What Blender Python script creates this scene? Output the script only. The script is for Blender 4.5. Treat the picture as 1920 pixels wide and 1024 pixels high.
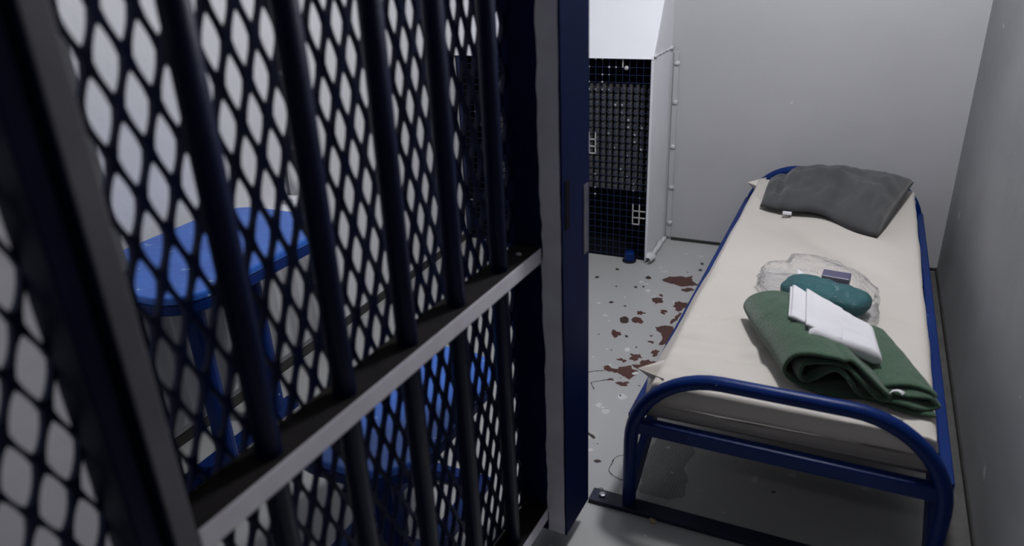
import bpy, bmesh, math, random
from mathutils import Vector, Matrix, noise
random.seed(7)
for o in list(bpy.data.objects): bpy.data.objects.remove(o)
SC = bpy.context.scene
COL = SC.collection
PI = math.pi

# ---------------------------------------------------------------- camera, light, exposure
RIGHT = Vector((0.90542, 0.42261, -0.04026)); DOWN = Vector((0.13736, -0.38136, -0.91417)); FWD = Vector((-0.40169, 0.82217, -0.40334))
cam = bpy.data.cameras.new('camera'); camo = bpy.data.objects.new('camera', cam); COL.objects.link(camo)
M3 = Matrix((RIGHT, -DOWN, -FWD)).transposed()
camo.matrix_world = Matrix.Translation((0, 0, 1.5)) @ M3.to_4x4()
cam.sensor_width = 36; cam.lens = 36 * 1378.7 / 1920; cam.clip_start = 0.02
cam.dof.use_dof = True; cam.dof.focus_distance = 2.75; cam.dof.aperture_fstop = 2.3
SC.camera = camo
SC.view_settings.view_transform = 'Standard'; SC.view_settings.look = 'None'
SC.view_settings.exposure = 0.0; SC.view_settings.gamma = 1; SC.view_settings.use_curve_mapping = False
wd = bpy.data.worlds.new('world'); SC.world = wd; wd.use_nodes = True
wd.node_tree.nodes['Background'].inputs[0].default_value = (0.5, 0.6, 0.8, 1)
wd.node_tree.nodes['Background'].inputs[1].default_value = 0.005
def area(name, loc, target, sx, sy, power, col):
    l = bpy.data.lights.new(name, 'AREA'); l.shape = 'RECTANGLE'; l.size = sx; l.size_y = sy; l.energy = power; l.color = col
    o = bpy.data.objects.new(name, l); COL.objects.link(o); o.location = loc
    o.rotation_euler = (Vector(target) - Vector(loc)).to_track_quat('-Z', 'Y').to_euler()
    return o
def bulb(name, loc, r, power, col):
    l = bpy.data.lights.new(name, 'POINT'); l.shadow_soft_size = r; l.energy = power; l.color = col
    o = bpy.data.objects.new(name, l); COL.objects.link(o); o.location = loc
    return o
LAMP = (-0.08, 2.3, 2.5)
bulb('cell_lamp_light', LAMP, 0.12, 108, (0.975, 0.975, 1.0))
area('corridor_fill_light', (-1.1, -0.75, 2.62), (-1.1, -0.75, 0), 0.9, 0.3, 15, (0.95, 0.93, 1.0))  # added unseen fill that brightens the pier and the door's near faces

# ---------------------------------------------------------------- material helpers
def mat(name, col, rough=0.6, col2=None, nscale=8.0, namp=0.5, bump=0.0, bscale=40.0, speck=None, sscale=60.0, sthr=0.72, spec=0.5, metal=0.0, weave=0.0, sheen=0.0, detail=5.0):
    m = bpy.data.materials.new(name); m.use_nodes = True
    nt = m.node_tree; N = nt.nodes; L = nt.links
    b = N['Principled BSDF']
    tc = N.new('ShaderNodeTexCoord')
    b.inputs['Roughness'].default_value = rough; b.inputs['Metallic'].default_value = metal
    b.inputs['Specular IOR Level'].default_value = spec
    if sheen: b.inputs['Sheen Weight'].default_value = sheen
    last = None
    if col2:
        n = N.new('ShaderNodeTexNoise'); n.inputs['Scale'].default_value = nscale; n.inputs['Detail'].default_value = detail
        L.new(tc.outputs['Object'], n.inputs['Vector'])
        r = N.new('ShaderNodeValToRGB'); e = r.color_ramp.elements
        e[0].position = 0.5 - 0.28 * namp; e[1].position = 0.5 + 0.28 * namp
        e[0].color = (*col2, 1); e[1].color = (*col, 1)
        L.new(n.outputs['Fac'], r.inputs['Fac']); last = r.outputs['Color']
    if speck:
        n = N.new('ShaderNodeTexNoise'); n.inputs['Scale'].default_value = sscale; n.inputs['Detail'].default_value = 3
        L.new(tc.outputs['Object'], n.inputs['Vector'])
        r = N.new('ShaderNodeValToRGB'); e = r.color_ramp.elements
        e[0].position = sthr; e[1].position = sthr + 0.02
        L.new(n.outputs['Fac'], r.inputs['Fac'])
        mx = N.new('ShaderNodeMix'); mx.data_type = 'RGBA'
        L.new(r.outputs['Color'], mx.inputs[0])
        if last: L.new(last, mx.inputs[6])
        else: mx.inputs[6].default_value = (*col, 1)
        mx.inputs[7].default_value = (*speck, 1); last = mx.outputs[2]
    if last: L.new(last, b.inputs['Base Color'])
    else: b.inputs['Base Color'].default_value = (*col, 1)
    if bump or weave:
        bp = N.new('ShaderNodeBump'); bp.inputs['Strength'].default_value = bump or weave; bp.inputs['Distance'].default_value = 0.004
        n = N.new('ShaderNodeTexNoise'); n.inputs['Scale'].default_value = bscale; n.inputs['Detail'].default_value = 4
        L.new(tc.outputs['Object'], n.inputs['Vector']); L.new(n.outputs['Fac'], bp.inputs['Height'])
        L.new(bp.outputs['Normal'], b.inputs['Normal'])
    return m
BLUE = (0.0022, 0.024, 0.150); BLUED = (0.0014, 0.014, 0.095)
M = {}
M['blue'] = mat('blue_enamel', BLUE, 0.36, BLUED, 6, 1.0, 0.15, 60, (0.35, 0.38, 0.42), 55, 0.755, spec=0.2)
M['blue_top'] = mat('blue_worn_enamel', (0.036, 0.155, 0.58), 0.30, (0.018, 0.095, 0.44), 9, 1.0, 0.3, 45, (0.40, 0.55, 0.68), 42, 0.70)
M['door_blue'] = mat('dark_blue_door_paint', (0.0007, 0.0052, 0.036), 0.42, (0.0005, 0.003, 0.02), 6, 1.0, 0.15, 50, spec=0.22)
M['door_grey'] = mat('worn_grey_edge_paint', (0.64, 0.62, 0.67), 0.5, (0.53, 0.50, 0.55), 14, 1.0, 0.1, 40)
M['door_grey_shaded'] = mat('shaded_grey_edge_paint', (0.12, 0.115, 0.13), 0.5, (0.07, 0.068, 0.078), 10, 1.0, 0.1, 40)  # darker copy of the edge paint: dimmer light at the hinge put into colour
M['lock_blue'] = mat('blue_lock_stile_paint', (0.0006, 0.006, 0.048), 0.65, (0.0004, 0.0035, 0.026), 7, 1.0, 0.1, 50, spec=0.08)
M['rail_dust'] = mat('dusty_dark_metal', (0.016, 0.013, 0.013), 0.8, (0.007, 0.007, 0.009), 25, 1.0, spec=0.08)
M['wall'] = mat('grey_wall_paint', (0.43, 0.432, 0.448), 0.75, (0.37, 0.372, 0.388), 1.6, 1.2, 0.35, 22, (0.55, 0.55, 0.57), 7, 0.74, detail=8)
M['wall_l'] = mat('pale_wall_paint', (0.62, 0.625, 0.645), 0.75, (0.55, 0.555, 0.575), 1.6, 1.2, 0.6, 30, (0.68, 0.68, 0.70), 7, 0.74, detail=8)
M['wall_r'] = mat('scuffed_shaded_wall_paint', (0.27, 0.275, 0.288), 0.8, (0.19, 0.194, 0.203), 2.2, 1.2, 0.9, 9, (0.42, 0.42, 0.44), 9, 0.72, detail=8)  # darker than the other walls: weaker light on this side put into the colour
M['dim'] = mat('dark_grey_paint', (0.16, 0.16, 0.17), 0.9, (0.13, 0.13, 0.14), 2, 1.0)  # unseen ceiling and corridor wall kept dark to cut bounced light
M['white'] = mat('white_hood_paint', (0.78, 0.79, 0.83), 0.55, (0.72, 0.73, 0.77), 3, 1.0, 0.1, 14)
M['panel'] = mat('pale_grey_panel_paint', (0.72, 0.73, 0.76), 0.55, (0.64, 0.65, 0.68), 5, 1.0, 0.15, 20)
M['plaster'] = mat('white_plaster', (0.62, 0.62, 0.64), 0.85, (0.42, 0.42, 0.43), 22, 1.2, 0.8, 30)
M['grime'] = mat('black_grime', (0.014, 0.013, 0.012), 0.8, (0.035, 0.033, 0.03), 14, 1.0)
M['black'] = mat('blackened_metal', (0.010, 0.011, 0.016), 0.5, (0.004, 0.005, 0.008), 10, 1.0, 0.2, 60, (0.20, 0.20, 0.2), 70, 0.72)
M['plate'] = mat('blackened_blue_foot_plate', (0.006, 0.012, 0.045), 0.5, (0.004, 0.006, 0.016), 12, 1.0, 0.3, 60, (0.12, 0.12, 0.13), 60, 0.72)
M['rub'] = mat('worn_bare_strip', (0.10, 0.09, 0.10), 0.6, (0.02, 0.025, 0.05), 30, 1.0)
M['steel'] = mat('dull_steel', (0.35, 0.35, 0.37), 0.4, metal=0.8)
M['radiator'] = mat('grey_radiator_iron', (0.095, 0.095, 0.098), 0.6, (0.07, 0.07, 0.073), 20, 1.0)
M['wire'] = mat('dark_blue_wire_paint', (0.004, 0.012, 0.055), 0.5)
M['wire_white'] = mat('white_paint_on_wire', (0.46, 0.46, 0.46), 0.7)
M['void'] = mat('recess_shade_black', (0.008, 0.008, 0.010), 0.95, spec=0.05)  # near-black that puts the shade of recess and slot into the colour
M['mattress'] = mat('cream_mattress_cover', (0.56, 0.525, 0.48), 0.62, (0.50, 0.465, 0.42), 2.5, 1.0, 0.12, 30, sheen=0.1)
M['pillow'] = mat('charcoal_pillow_cotton', (0.050, 0.051, 0.055), 0.9, (0.042, 0.043, 0.047), 6, 1.0, 0.15, 160, sheen=0.2)
M['blanket'] = mat('dark_green_fleece', (0.036, 0.086, 0.046), 0.95, (0.026, 0.066, 0.034), 30, 1.0, 0.7, 190, sheen=0.35)
M['sheet'] = mat('white_cotton', (0.66, 0.65, 0.68), 0.85, (0.60, 0.59, 0.62), 7, 1.0, 0.15, 60)
M['towel'] = mat('teal_terry', (0.003, 0.090, 0.098), 0.85, (0.002, 0.066, 0.078), 12, 1.0, 0.7, 140)
M['soap'] = mat('dark_violet_card', (0.055, 0.050, 0.12), 0.4)
M['paper'] = mat('white_paper', (0.72, 0.72, 0.74), 0.7)
M['flake'] = mat('tan_paint_flake', (0.50, 0.38, 0.26), 0.8, (0.38, 0.28, 0.18), 60, 1.0)
M['red'] = mat('red_brown_worn_floor', (0.085, 0.030, 0.022), 0.55, (0.045, 0.018, 0.015), 18, 1.0, 0.2, 60)
M['gap_shade'] = mat('dark_floor_gap_shade', (0.10, 0.098, 0.095), 0.8, (0.05, 0.048, 0.046), 18, 1.2, 0.4, 40)  # painted shade for the floor gap between bed and right wall
M['scratch'] = mat('pale_scratches', (0.42, 0.42, 0.44), 0.8)
M['darkstain'] = mat('dark_brown_spots', (0.035, 0.022, 0.018), 0.6)
M['whitestain'] = mat('white_paint_splashes', (0.66, 0.66, 0.67), 0.6, (0.42, 0.43, 0.43), 60, 1.0)
def clear_plastic():
    m = bpy.data.materials.new('clear_plastic_film'); m.use_nodes = True
    nt = m.node_tree; N = nt.nodes; L = nt.links; N.remove(N['Principled BSDF'])
    t = N.new('ShaderNodeBsdfTransparent'); t.inputs[0].default_value = (0.99, 0.99, 0.995, 1)
    g = N.new('ShaderNodeBsdfGlossy'); g.inputs['Roughness'].default_value = 0.12; g.inputs[0].default_value = (0.9, 0.9, 0.92, 1)
    d = N.new('ShaderNodeBsdfDiffuse'); d.inputs[0].default_value = (0.8, 0.8, 0.82, 1)
    f = N.new('ShaderNodeFresnel'); f.inputs[0].default_value = 1.22
    tc = N.new('ShaderNodeTexCoord'); n = N.new('ShaderNodeTexNoise'); n.inputs['Scale'].default_value = 26; n.inputs['Detail'].default_value = 3; n.inputs['Distortion'].default_value = 1.5
    bp = N.new('ShaderNodeBump'); bp.inputs['Strength'].default_value = 0.9; bp.inputs['Distance'].default_value = 0.01
    L.new(tc.outputs['Object'], n.inputs['Vector']); L.new(n.outputs['Fac'], bp.inputs['Height'])
    L.new(bp.outputs['Normal'], f.inputs['Normal']); L.new(bp.outputs['Normal'], g.inputs['Normal'])
    a = N.new('ShaderNodeMixShader'); a.inputs[0].default_value = 0.025; L.new(t.outputs[0], a.inputs[1]); L.new(d.outputs[0], a.inputs[2])
    b = N.new('ShaderNodeMixShader'); k = N.new('ShaderNodeMath'); k.operation = 'MULTIPLY'; k.inputs[1].default_value = 0.45; L.new(f.outputs[0], k.inputs[0]); L.new(k.outputs[0], b.inputs[0]); L.new(a.outputs[0], b.inputs[1]); L.new(g.outputs[0], b.inputs[2])
    L.new(b.outputs[0], N['Material Output'].inputs[0])
    return m
M['film'] = clear_plastic()
def floor_mat():
    m = mat('grey_floor_paint', (0.42, 0.423, 0.42), 0.30, (0.34, 0.345, 0.345), 1.3, 1.2, 0.12, 12, (0.52, 0.53, 0.53), 16, 0.69, detail=8)
    nt = m.node_tree; b = nt.nodes['Principled BSDF']
    tc = nt.nodes.new('ShaderNodeTexCoord'); n = nt.nodes.new('ShaderNodeTexNoise'); n.inputs['Scale'].default_value = 5; n.inputs['Detail'].default_value = 6
    nt.links.new(tc.outputs['Object'], n.inputs['Vector'])
    r = nt.nodes.new('ShaderNodeMapRange'); r.inputs[3].default_value = 0.2; r.inputs[4].default_value = 0.5
    nt.links.new(n.outputs['Fac'], r.inputs[0]); nt.links.new(r.outputs[0], b.inputs['Roughness'])
    return m
M['floor'] = floor_mat()
def tile_mat():
    m = bpy.data.materials.new('stippled_bare_screed'); m.use_nodes = True
    nt = m.node_tree; N = nt.nodes; L = nt.links; b = N['Principled BSDF']; b.inputs['Roughness'].default_value = 0.5
    tc = N.new('ShaderNodeTexCoord'); v = N.new('ShaderNodeTexVoronoi'); v.inputs['Scale'].default_value = 120; v.inputs['Randomness'].default_value = 0.12
    L.new(tc.outputs['Object'], v.inputs['Vector'])
    r = N.new('ShaderNodeValToRGB'); e = r.color_ramp.elements; e[0].position = 0.25; e[1].position = 0.6
    e[0].color = (0.29, 0.295, 0.29, 1); e[1].color = (0.17, 0.17, 0.165, 1)
    L.new(v.outputs['Distance'], r.inputs['Fac']); L.new(r.outputs['Color'], b.inputs['Base Color'])
    bp = N.new('ShaderNodeBump'); bp.invert = True; bp.inputs['Strength'].default_value = 0.5; bp.inputs['Distance'].default_value = 0.002
    L.new(v.outputs['Distance'], bp.inputs['Height']); L.new(bp.outputs['Normal'], b.inputs['Normal'])
    return m
M['tile'] = tile_mat()

# ---------------------------------------------------------------- object helpers
def obj(name, bm, m, parent=None, smooth=False, bevel=0.0, loc=None, mods=None):
    me = bpy.data.meshes.new(name)
    bmesh.ops.recalc_face_normals(bm, faces=bm.faces)
    bm.to_mesh(me); bm.free()
    for mm in (m if isinstance(m, (list, tuple)) else [m]): me.materials.append(mm)
    o = bpy.data.objects.new(name, me); COL.objects.link(o)
    if smooth:
        for p in me.polygons: p.use_smooth = True
    if bevel:
        b = o.modifiers.new('bevel', 'BEVEL'); b.width = bevel; b.segments = 2; b.limit_method = 'ANGLE'
    if parent:
        o.parent = parent; o.matrix_parent_inverse = Matrix.Translation(-Vector(parent.location)) if False else Matrix()
        o.location = -Vector(parent.location)
    return o
def sub(name, bm, m, parent, **k):   # child of a part (the part itself sits at minus its root's location)
    o = obj(name, bm, m, None, **k); o.parent = parent
    return o
def thing(name, label, cat, loc=(0, 0, 0), group=None):
    o = bpy.data.objects.new(name, None); COL.objects.link(o); o.location = loc; o.empty_display_size = 0.1
    o['label'] = label; o['category'] = cat
    if group: o['group'] = group
    return o
def tag(o, label, cat, group=None):
    o['label'] = label; o['category'] = cat
    if group: o['group'] = group
    return o
def struct(name, bm, m, **k):
    o = obj(name, bm, m, **k); o['kind'] = 'structure'
    return o
def box(bm, x0, x1, y0, y1, z0, z1, mi=0):
    v = [bm.verts.new((x, y, z)) for x in (x0, x1) for y in (y0, y1) for z in (z0, z1)]
    for a in ((0, 1, 3, 2), (4, 6, 7, 5), (0, 4, 5, 1), (2, 3, 7, 6), (0, 2, 6, 4), (1, 5, 7, 3)):
        f = bm.faces.new([v[i] for i in a]); f.material_index = mi
    return bm
def nb(): return bmesh.new()
def bx(*a): return box(nb(), *a)
def sweep(bm, path, r, n=14, closed=False, mi=0):
    P = [Vector(p) for p in path]; rings = []
    up = Vector((0, 0, 1)); prev = None
    for i, p in enumerate(P):
        t = (P[min(i + 1, len(P) - 1)] - P[max(i - 1, 0)]).normalized()
        if prev is None:
            a = up if abs(t.z) < 0.9 else Vector((0, 1, 0))
            nrm = (a - t * a.dot(t)).normalized()
        else:
            nrm = (prev - t * prev.dot(t)).normalized()
        prev = nrm; bi = t.cross(nrm)
        rr = r[i] if isinstance(r, (list, tuple)) else r
        rings.append([bm.verts.new(p + (nrm * math.cos(2 * PI * k / n) + bi * math.sin(2 * PI * k / n)) * rr) for k in range(n)])
    for a, b in zip(rings, rings[1:]):
        for k in range(n):
            f = bm.faces.new((a[k], a[(k + 1) % n], b[(k + 1) % n], b[k])); f.material_index = mi
    bm.faces.new(rings[0]).material_index = mi; bm.faces.new(rings[-1][::-1]).material_index = mi
    return bm
def cyl(p0, p1, r, n=16): return sweep(nb(), [p0, p1], r, n)
def prism(bm, pts, z0, z1, mi=0, topmi=None):
    a = [bm.verts.new((x, y, z0)) for x, y in pts]; b = [bm.verts.new((x, y, z1)) for x, y in pts]
    n = len(pts)
    for i in range(n): bm.faces.new((a[i], a[(i + 1) % n], b[(i + 1) % n], b[i])).material_index = mi
    bm.faces.new(a[::-1]).material_index = mi; bm.faces.new(b).material_index = mi if topmi is None else topmi
    return bm
def rrect(x0, x1, y0, y1, r, n=8):
    out = []
    for cx, cy, a0 in ((x1 - r, y1 - r, 0), (x0 + r, y1 - r, 90), (x0 + r, y0 + r, 180), (x1 - r, y0 + r, 270)):
        for k in range(n + 1):
            a = math.radians(a0 + 90 * k / n); out.append((cx + r * math.cos(a), cy + r * math.sin(a)))
    return out
def crom(P, m, closed=False):
    P = [Vector(p) for p in P]; n = len(P); out = []
    for i in range(n if closed else n - 1):
        if closed: p0, p1, p2, p3 = P[i - 1], P[i], P[(i + 1) % n], P[(i + 2) % n]
        else: p0, p1, p2, p3 = P[max(i - 1, 0)], P[i], P[i + 1], P[min(i + 2, n - 1)]
        for k in range(m):
            t = k / m
            out.append(0.5 * ((2 * p1) + (p2 - p0) * t + (2 * p0 - 5 * p1 + 4 * p2 - p3) * t * t + (3 * p1 - p0 - 3 * p2 + p3) * t ** 3))
    if not closed: out.append(P[-1])
    return out
def fbm(x, y, z=0.0, s=1.0): return noise.fractal(Vector((x * s, y * s, z * s)), 1.0, 2.0, 4)
def gauss(d, w): return math.exp(-(d / w) ** 2)
def segd(px, py, ax, ay, bx_, by_):
    dx, dy = bx_ - ax, by_ - ay; t = max(0, min(1, ((px - ax) * dx + (py - ay) * dy) / (dx * dx + dy * dy)))
    return math.hypot(px - ax - t * dx, py - ay - t * dy), t
def sheet_grid(fn, nu, nv, bm=None):
    bm = bm or nb()
    V = [[bm.verts.new(fn(i / nu, j / nv)) for j in range(nv + 1)] for i in range(nu + 1)]
    for i in range(nu):
        for j in range(nv): bm.faces.new((V[i][j], V[i + 1][j], V[i + 1][j + 1], V[i][j + 1]))
    return bm
def mod(o, kind, **k):
    m = o.modifiers.new(kind.lower(), kind)
    for a, b in k.items(): setattr(m, a, b)
    return o

# ---------------------------------------------------------------- the cell
XL, XR, YB, YF, ZC = -1.95, 0.425, 3.77, -2.3, 2.75
RED = [[(-0.767, 3.223), (-0.75, 3.267), (-0.708, 3.299), (-0.662, 3.309), (-0.643, 3.327), (-0.637, 3.287), (-0.608, 3.246), (-0.593, 3.231), (-0.623, 3.206), (-0.667, 3.194), (-0.726, 3.203)], [(-0.659, 3.157), (-0.634, 3.186), (-0.61, 3.185), (-0.611, 3.152), (-0.647, 3.138)], [(-0.755, 3.003), (-0.745, 3.03), (-0.711, 3.02), (-0.703, 2.993), (-0.726, 2.972), (-0.746, 2.977)], [(-0.739, 3.06), (-0.729, 3.073), (-0.718, 3.058), (-0.724, 3.041)], [(-0.654, 2.999), (-0.64, 3.027), (-0.607, 3.016), (-0.598, 3.028), (-0.591, 2.995), (-0.617, 2.929), (-0.638, 2.945)], [(-0.627, 2.81), (-0.621, 2.87), (-0.608, 2.909), (-0.6, 2.904), (-0.605, 2.834), (-0.618, 2.8)], [(-0.786, 2.86), (-0.772, 2.874), (-0.752, 2.861), (-0.762, 2.84), (-0.776, 2.838)], [(-0.696, 2.903), (-0.68, 2.915), (-0.664, 2.901), (-0.668, 2.882), (-0.688, 2.885)], [(-0.791, 2.79), (-0.775, 2.809), (-0.743, 2.794), (-0.743, 2.763), (-0.767, 2.754), (-0.783, 2.767)], [(-0.838, 2.646), (-0.826, 2.659), (-0.792, 2.643), (-0.799, 2.607), (-0.817, 2.607)], [(-0.669, 2.745), (-0.648, 2.773), (-0.612, 2.775), (-0.589, 2.736), (-0.595, 2.649), (-0.604, 2.602), (-0.623, 2.609), (-0.621, 2.654), (-0.64, 2.701), (-0.658, 2.717)], [(-0.662, 2.616), (-0.648, 2.626), (-0.637, 2.618), (-0.645, 2.603)], [(-0.68, 2.666), (-0.665, 2.676), (-0.667, 2.658)], [(-0.637, 2.546), (-0.617, 2.56), (-0.604, 2.544), (-0.609, 2.517), (-0.624, 2.511)], [(-0.706, 2.484), (-0.685, 2.499), (-0.656, 2.493), (-0.66, 2.469), (-0.69, 2.448)], [(-0.738, 2.43), (-0.727, 2.445), (-0.71, 2.434), (-0.711, 2.417)], [(-0.773, 2.362), (-0.759, 2.376), (-0.741, 2.361), (-0.715, 2.375), (-0.687, 2.404), (-0.659, 2.386), (-0.64, 2.368), (-0.652, 2.318), (-0.669, 2.312), (-0.701, 2.331), (-0.724, 2.341), (-0.756, 2.335)], [(-0.674, 2.414), (-0.654, 2.428), (-0.655, 2.455), (-0.602, 2.478), (-0.6, 2.449), (-0.619, 2.421), (-0.626, 2.386), (-0.647, 2.391)], [(-0.697, 2.272), (-0.669, 2.289), (-0.651, 2.278), (-0.655, 2.264), (-0.688, 2.258)], [(-0.731, 2.279), (-0.714, 2.298), (-0.711, 2.279)]]
DARK = [[(-0.916, 2.914), (-0.914, 2.908), (-0.919, 2.9), (-0.925, 2.9), (-0.934, 2.908), (-0.931, 2.915), (-0.927, 2.923), (-0.918, 2.925)], [(-0.849, 2.899), (-0.847, 2.892), (-0.851, 2.889), (-0.856, 2.892), (-0.862, 2.894), (-0.86, 2.903), (-0.856, 2.905), (-0.85, 2.903)], [(-0.758, 2.63), (-0.757, 2.622), (-0.762, 2.618), (-0.77, 2.62), (-0.773, 2.624), (-0.772, 2.633), (-0.768, 2.636), (-0.762, 2.633)], [(-0.827, 3.239), (-0.824, 3.223), (-0.834, 3.215), (-0.847, 3.221), (-0.852, 3.23), (-0.85, 3.247), (-0.844, 3.254), (-0.834, 3.247)], [(-0.861, 3.109), (-0.858, 3.101), (-0.863, 3.097), (-0.869, 3.1), (-0.876, 3.104), (-0.874, 3.115), (-0.869, 3.117), (-0.861, 3.115)], [(-1.001, 3.285), (-1.003, 3.271), (-1.008, 3.268), (-1.018, 3.271), (-1.019, 3.278), (-1.023, 3.289), (-1.016, 3.294), (-1.009, 3.289)], [(-1.064, 3.159), (-1.066, 3.151), (-1.071, 3.144), (-1.079, 3.142), (-1.082, 3.153), (-1.084, 3.16), (-1.079, 3.167), (-1.074, 3.168)], [(-0.696, 2.555), (-0.697, 2.551), (-0.699, 2.548), (-0.702, 2.547), (-0.706, 2.551), (-0.706, 2.554), (-0.702, 2.558), (-0.698, 2.559)], [(-0.616, 3.412), (-0.613, 3.403), (-0.619, 3.393), (-0.626, 3.399), (-0.633, 3.405), (-0.629, 3.417), (-0.626, 3.425), (-0.617, 3.421)], [(-0.62, 3.493), (-0.624, 3.48), (-0.627, 3.474), (-0.635, 3.479), (-0.638, 3.486), (-0.641, 3.497), (-0.634, 3.505), (-0.626, 3.499)], [(-0.826, 3.126), (-0.828, 3.12), (-0.83, 3.114), (-0.836, 3.116), (-0.837, 3.122), (-0.839, 3.127), (-0.835, 3.133), (-0.831, 3.131)], [(-0.784, 2.496), (-0.784, 2.492), (-0.786, 2.491), (-0.789, 2.491), (-0.792, 2.493), (-0.792, 2.497), (-0.789, 2.498), (-0.785, 2.499)], [(-0.875, 2.604), (-0.874, 2.601), (-0.876, 2.599), (-0.879, 2.6), (-0.882, 2.601), (-0.881, 2.605), (-0.879, 2.606), (-0.875, 2.606)], [(-0.67, 3.36), (-0.67, 3.354), (-0.673, 3.352), (-0.676, 3.353), (-0.68, 3.356), (-0.68, 3.362), (-0.676, 3.363), (-0.671, 3.364)], [(-0.838, 2.767), (-0.824, 2.799), (-0.801, 2.781), (-0.796, 2.746), (-0.816, 2.732)], [(-0.697, 1.941), (-0.69, 1.941), (-0.668, 1.932), (-0.656, 1.921), (-0.66, 1.913), (-0.676, 1.922)], [(-0.621, 1.803), (-0.613, 1.815), (-0.599, 1.812), (-0.608, 1.8)], [(-0.644, 1.895), (-0.638, 1.894), (-0.638, 1.888)]]
WHITE = [[(-0.842, 3.177), (-0.847, 3.163), (-0.853, 3.16), (-0.862, 3.158), (-0.865, 3.169), (-0.87, 3.18), (-0.86, 3.184), (-0.852, 3.185)], [(-0.967, 2.886), (-0.965, 2.879), (-0.971, 2.876), (-0.975, 2.874), (-0.984, 2.88), (-0.981, 2.889), (-0.976, 2.891), (-0.969, 2.894)], [(-0.894, 2.782), (-0.894, 2.769), (-0.902, 2.766), (-0.913, 2.767), (-0.916, 2.774), (-0.917, 2.786), (-0.91, 2.789), (-0.903, 2.786)], [(-0.72, 2.525), (-0.717, 2.517), (-0.725, 2.505), (-0.734, 2.508), (-0.745, 2.516), (-0.739, 2.527), (-0.735, 2.538), (-0.723, 2.536)], [(-0.631, 2.193), (-0.63, 2.182), (-0.641, 2.168), (-0.656, 2.171), (-0.663, 2.181), (-0.66, 2.195), (-0.653, 2.207), (-0.641, 2.203)], [(-0.7, 2.109), (-0.697, 2.103), (-0.704, 2.093), (-0.711, 2.096), (-0.721, 2.101), (-0.717, 2.11), (-0.712, 2.119), (-0.701, 2.118)], [(-0.658, 2.081), (-0.659, 2.068), (-0.667, 2.064), (-0.677, 2.066), (-0.687, 2.07), (-0.686, 2.084), (-0.675, 2.089), (-0.662, 2.089)], [(-0.639, 2.361), (-0.637, 2.356), (-0.644, 2.348), (-0.65, 2.346), (-0.661, 2.353), (-0.656, 2.362), (-0.65, 2.369), (-0.641, 2.372)], [(-0.791, 3.089), (-0.789, 3.08), (-0.795, 3.068), (-0.802, 3.072), (-0.813, 3.081), (-0.81, 3.093), (-0.805, 3.104), (-0.793, 3.102)], [(-0.685, 2.098), (-0.683, 2.094), (-0.688, 2.092), (-0.691, 2.092), (-0.696, 2.094), (-0.694, 2.1), (-0.691, 2.102), (-0.685, 2.102)], [(-0.876, 2.985), (-0.878, 2.98), (-0.879, 2.976), (-0.884, 2.977), (-0.886, 2.982), (-0.887, 2.985), (-0.884, 2.99), (-0.88, 2.989)], [(-0.802, 2.497), (-0.801, 2.493), (-0.804, 2.491), (-0.806, 2.49), (-0.811, 2.493), (-0.81, 2.497), (-0.807, 2.5), (-0.803, 2.501)], [(-0.57, 2.247), (-0.57, 2.244), (-0.572, 2.241), (-0.576, 2.242), (-0.577, 2.244), (-0.577, 2.247), (-0.575, 2.25), (-0.572, 2.249)], [(-0.659, 1.843), (-0.654, 1.857), (-0.643, 1.856), (-0.648, 1.843)], [(-0.43, 1.955), (-0.419, 1.964), (-0.415, 1.954)]]
CRACK = [[(-0.544, 1.868), (-0.556, 1.857), (-0.565, 1.842), (-0.564, 1.813), (-0.565, 1.785), (-0.553, 1.766), (-0.53, 1.754), (-0.509, 1.749)], [(-0.566, 1.656), (-0.566, 1.678), (-0.559, 1.692), (-0.551, 1.684), (-0.555, 1.668), (-0.559, 1.656)], [(-0.823, 2.299), (-0.788, 2.322), (-0.762, 2.336)], [(-0.784, 2.234), (-0.755, 2.259), (-0.722, 2.286)], [(-0.784, 2.234), (-0.757, 2.197)]]
TILE = [(-0.458, 1.755), (-0.476, 1.947), (-0.425, 2.006), (-0.339, 1.978), (-0.348, 1.891), (-0.321, 1.758), (-0.374, 1.72), (-0.441, 1.719)]

fb = nb()
v = [fb.verts.new(p) for p in ((XL - .1, YF - .1, 0), (XR + .1, YF - .1, 0), (XR + .1, YB + .1, 0), (XL - .1, YB + .1, 0))]
fb.faces.new(v)
def patch(pts, z, mi, jag=0.004):
    q = crom([(x, y, 0) for x, y in pts], 6, True)
    vs = []
    c = sum(q, Vector()) / len(q)
    for i, p in enumerate(q):
        d = p - c; k = 1 + (fbm(p.x * 60, p.y * 60, mi) * jag) / max(d.length, 0.01)
        vs.append(fb.verts.new((c.x + d.x * k, c.y + d.y * k, z)))
    f = fb.faces.new(vs); f.material_index = mi
    if f.normal.z < 0: f.normal_flip()
for p in RED: patch(p, 0.0004, 1, .014)
for p in DARK: patch(p, 0.0005, 2)
for p in WHITE: patch(p, 0.0006, 3)
patch(TILE, 0.0003, 4, 0.012)
random.seed(3)
for k in range(90):   # tiny splashes and specks of paint wear
    x, y = random.uniform(-1.1, 0.38), random.uniform(1.4, 3.5)
    if k % 3 == 0: x, y = random.uniform(-1.8, -0.7), random.uniform(0.9, 3.3)
    r = random.uniform(0.002, 0.006)
    patch([(x + r * math.cos(a) * random.uniform(.6, 1.5), y + r * math.sin(a) * random.uniform(.6, 1.5)) for a in (0, 1.2, 2.4, 3.7, 5)], 0.0007, 3 if k % 2 else 2, 0.001)
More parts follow.
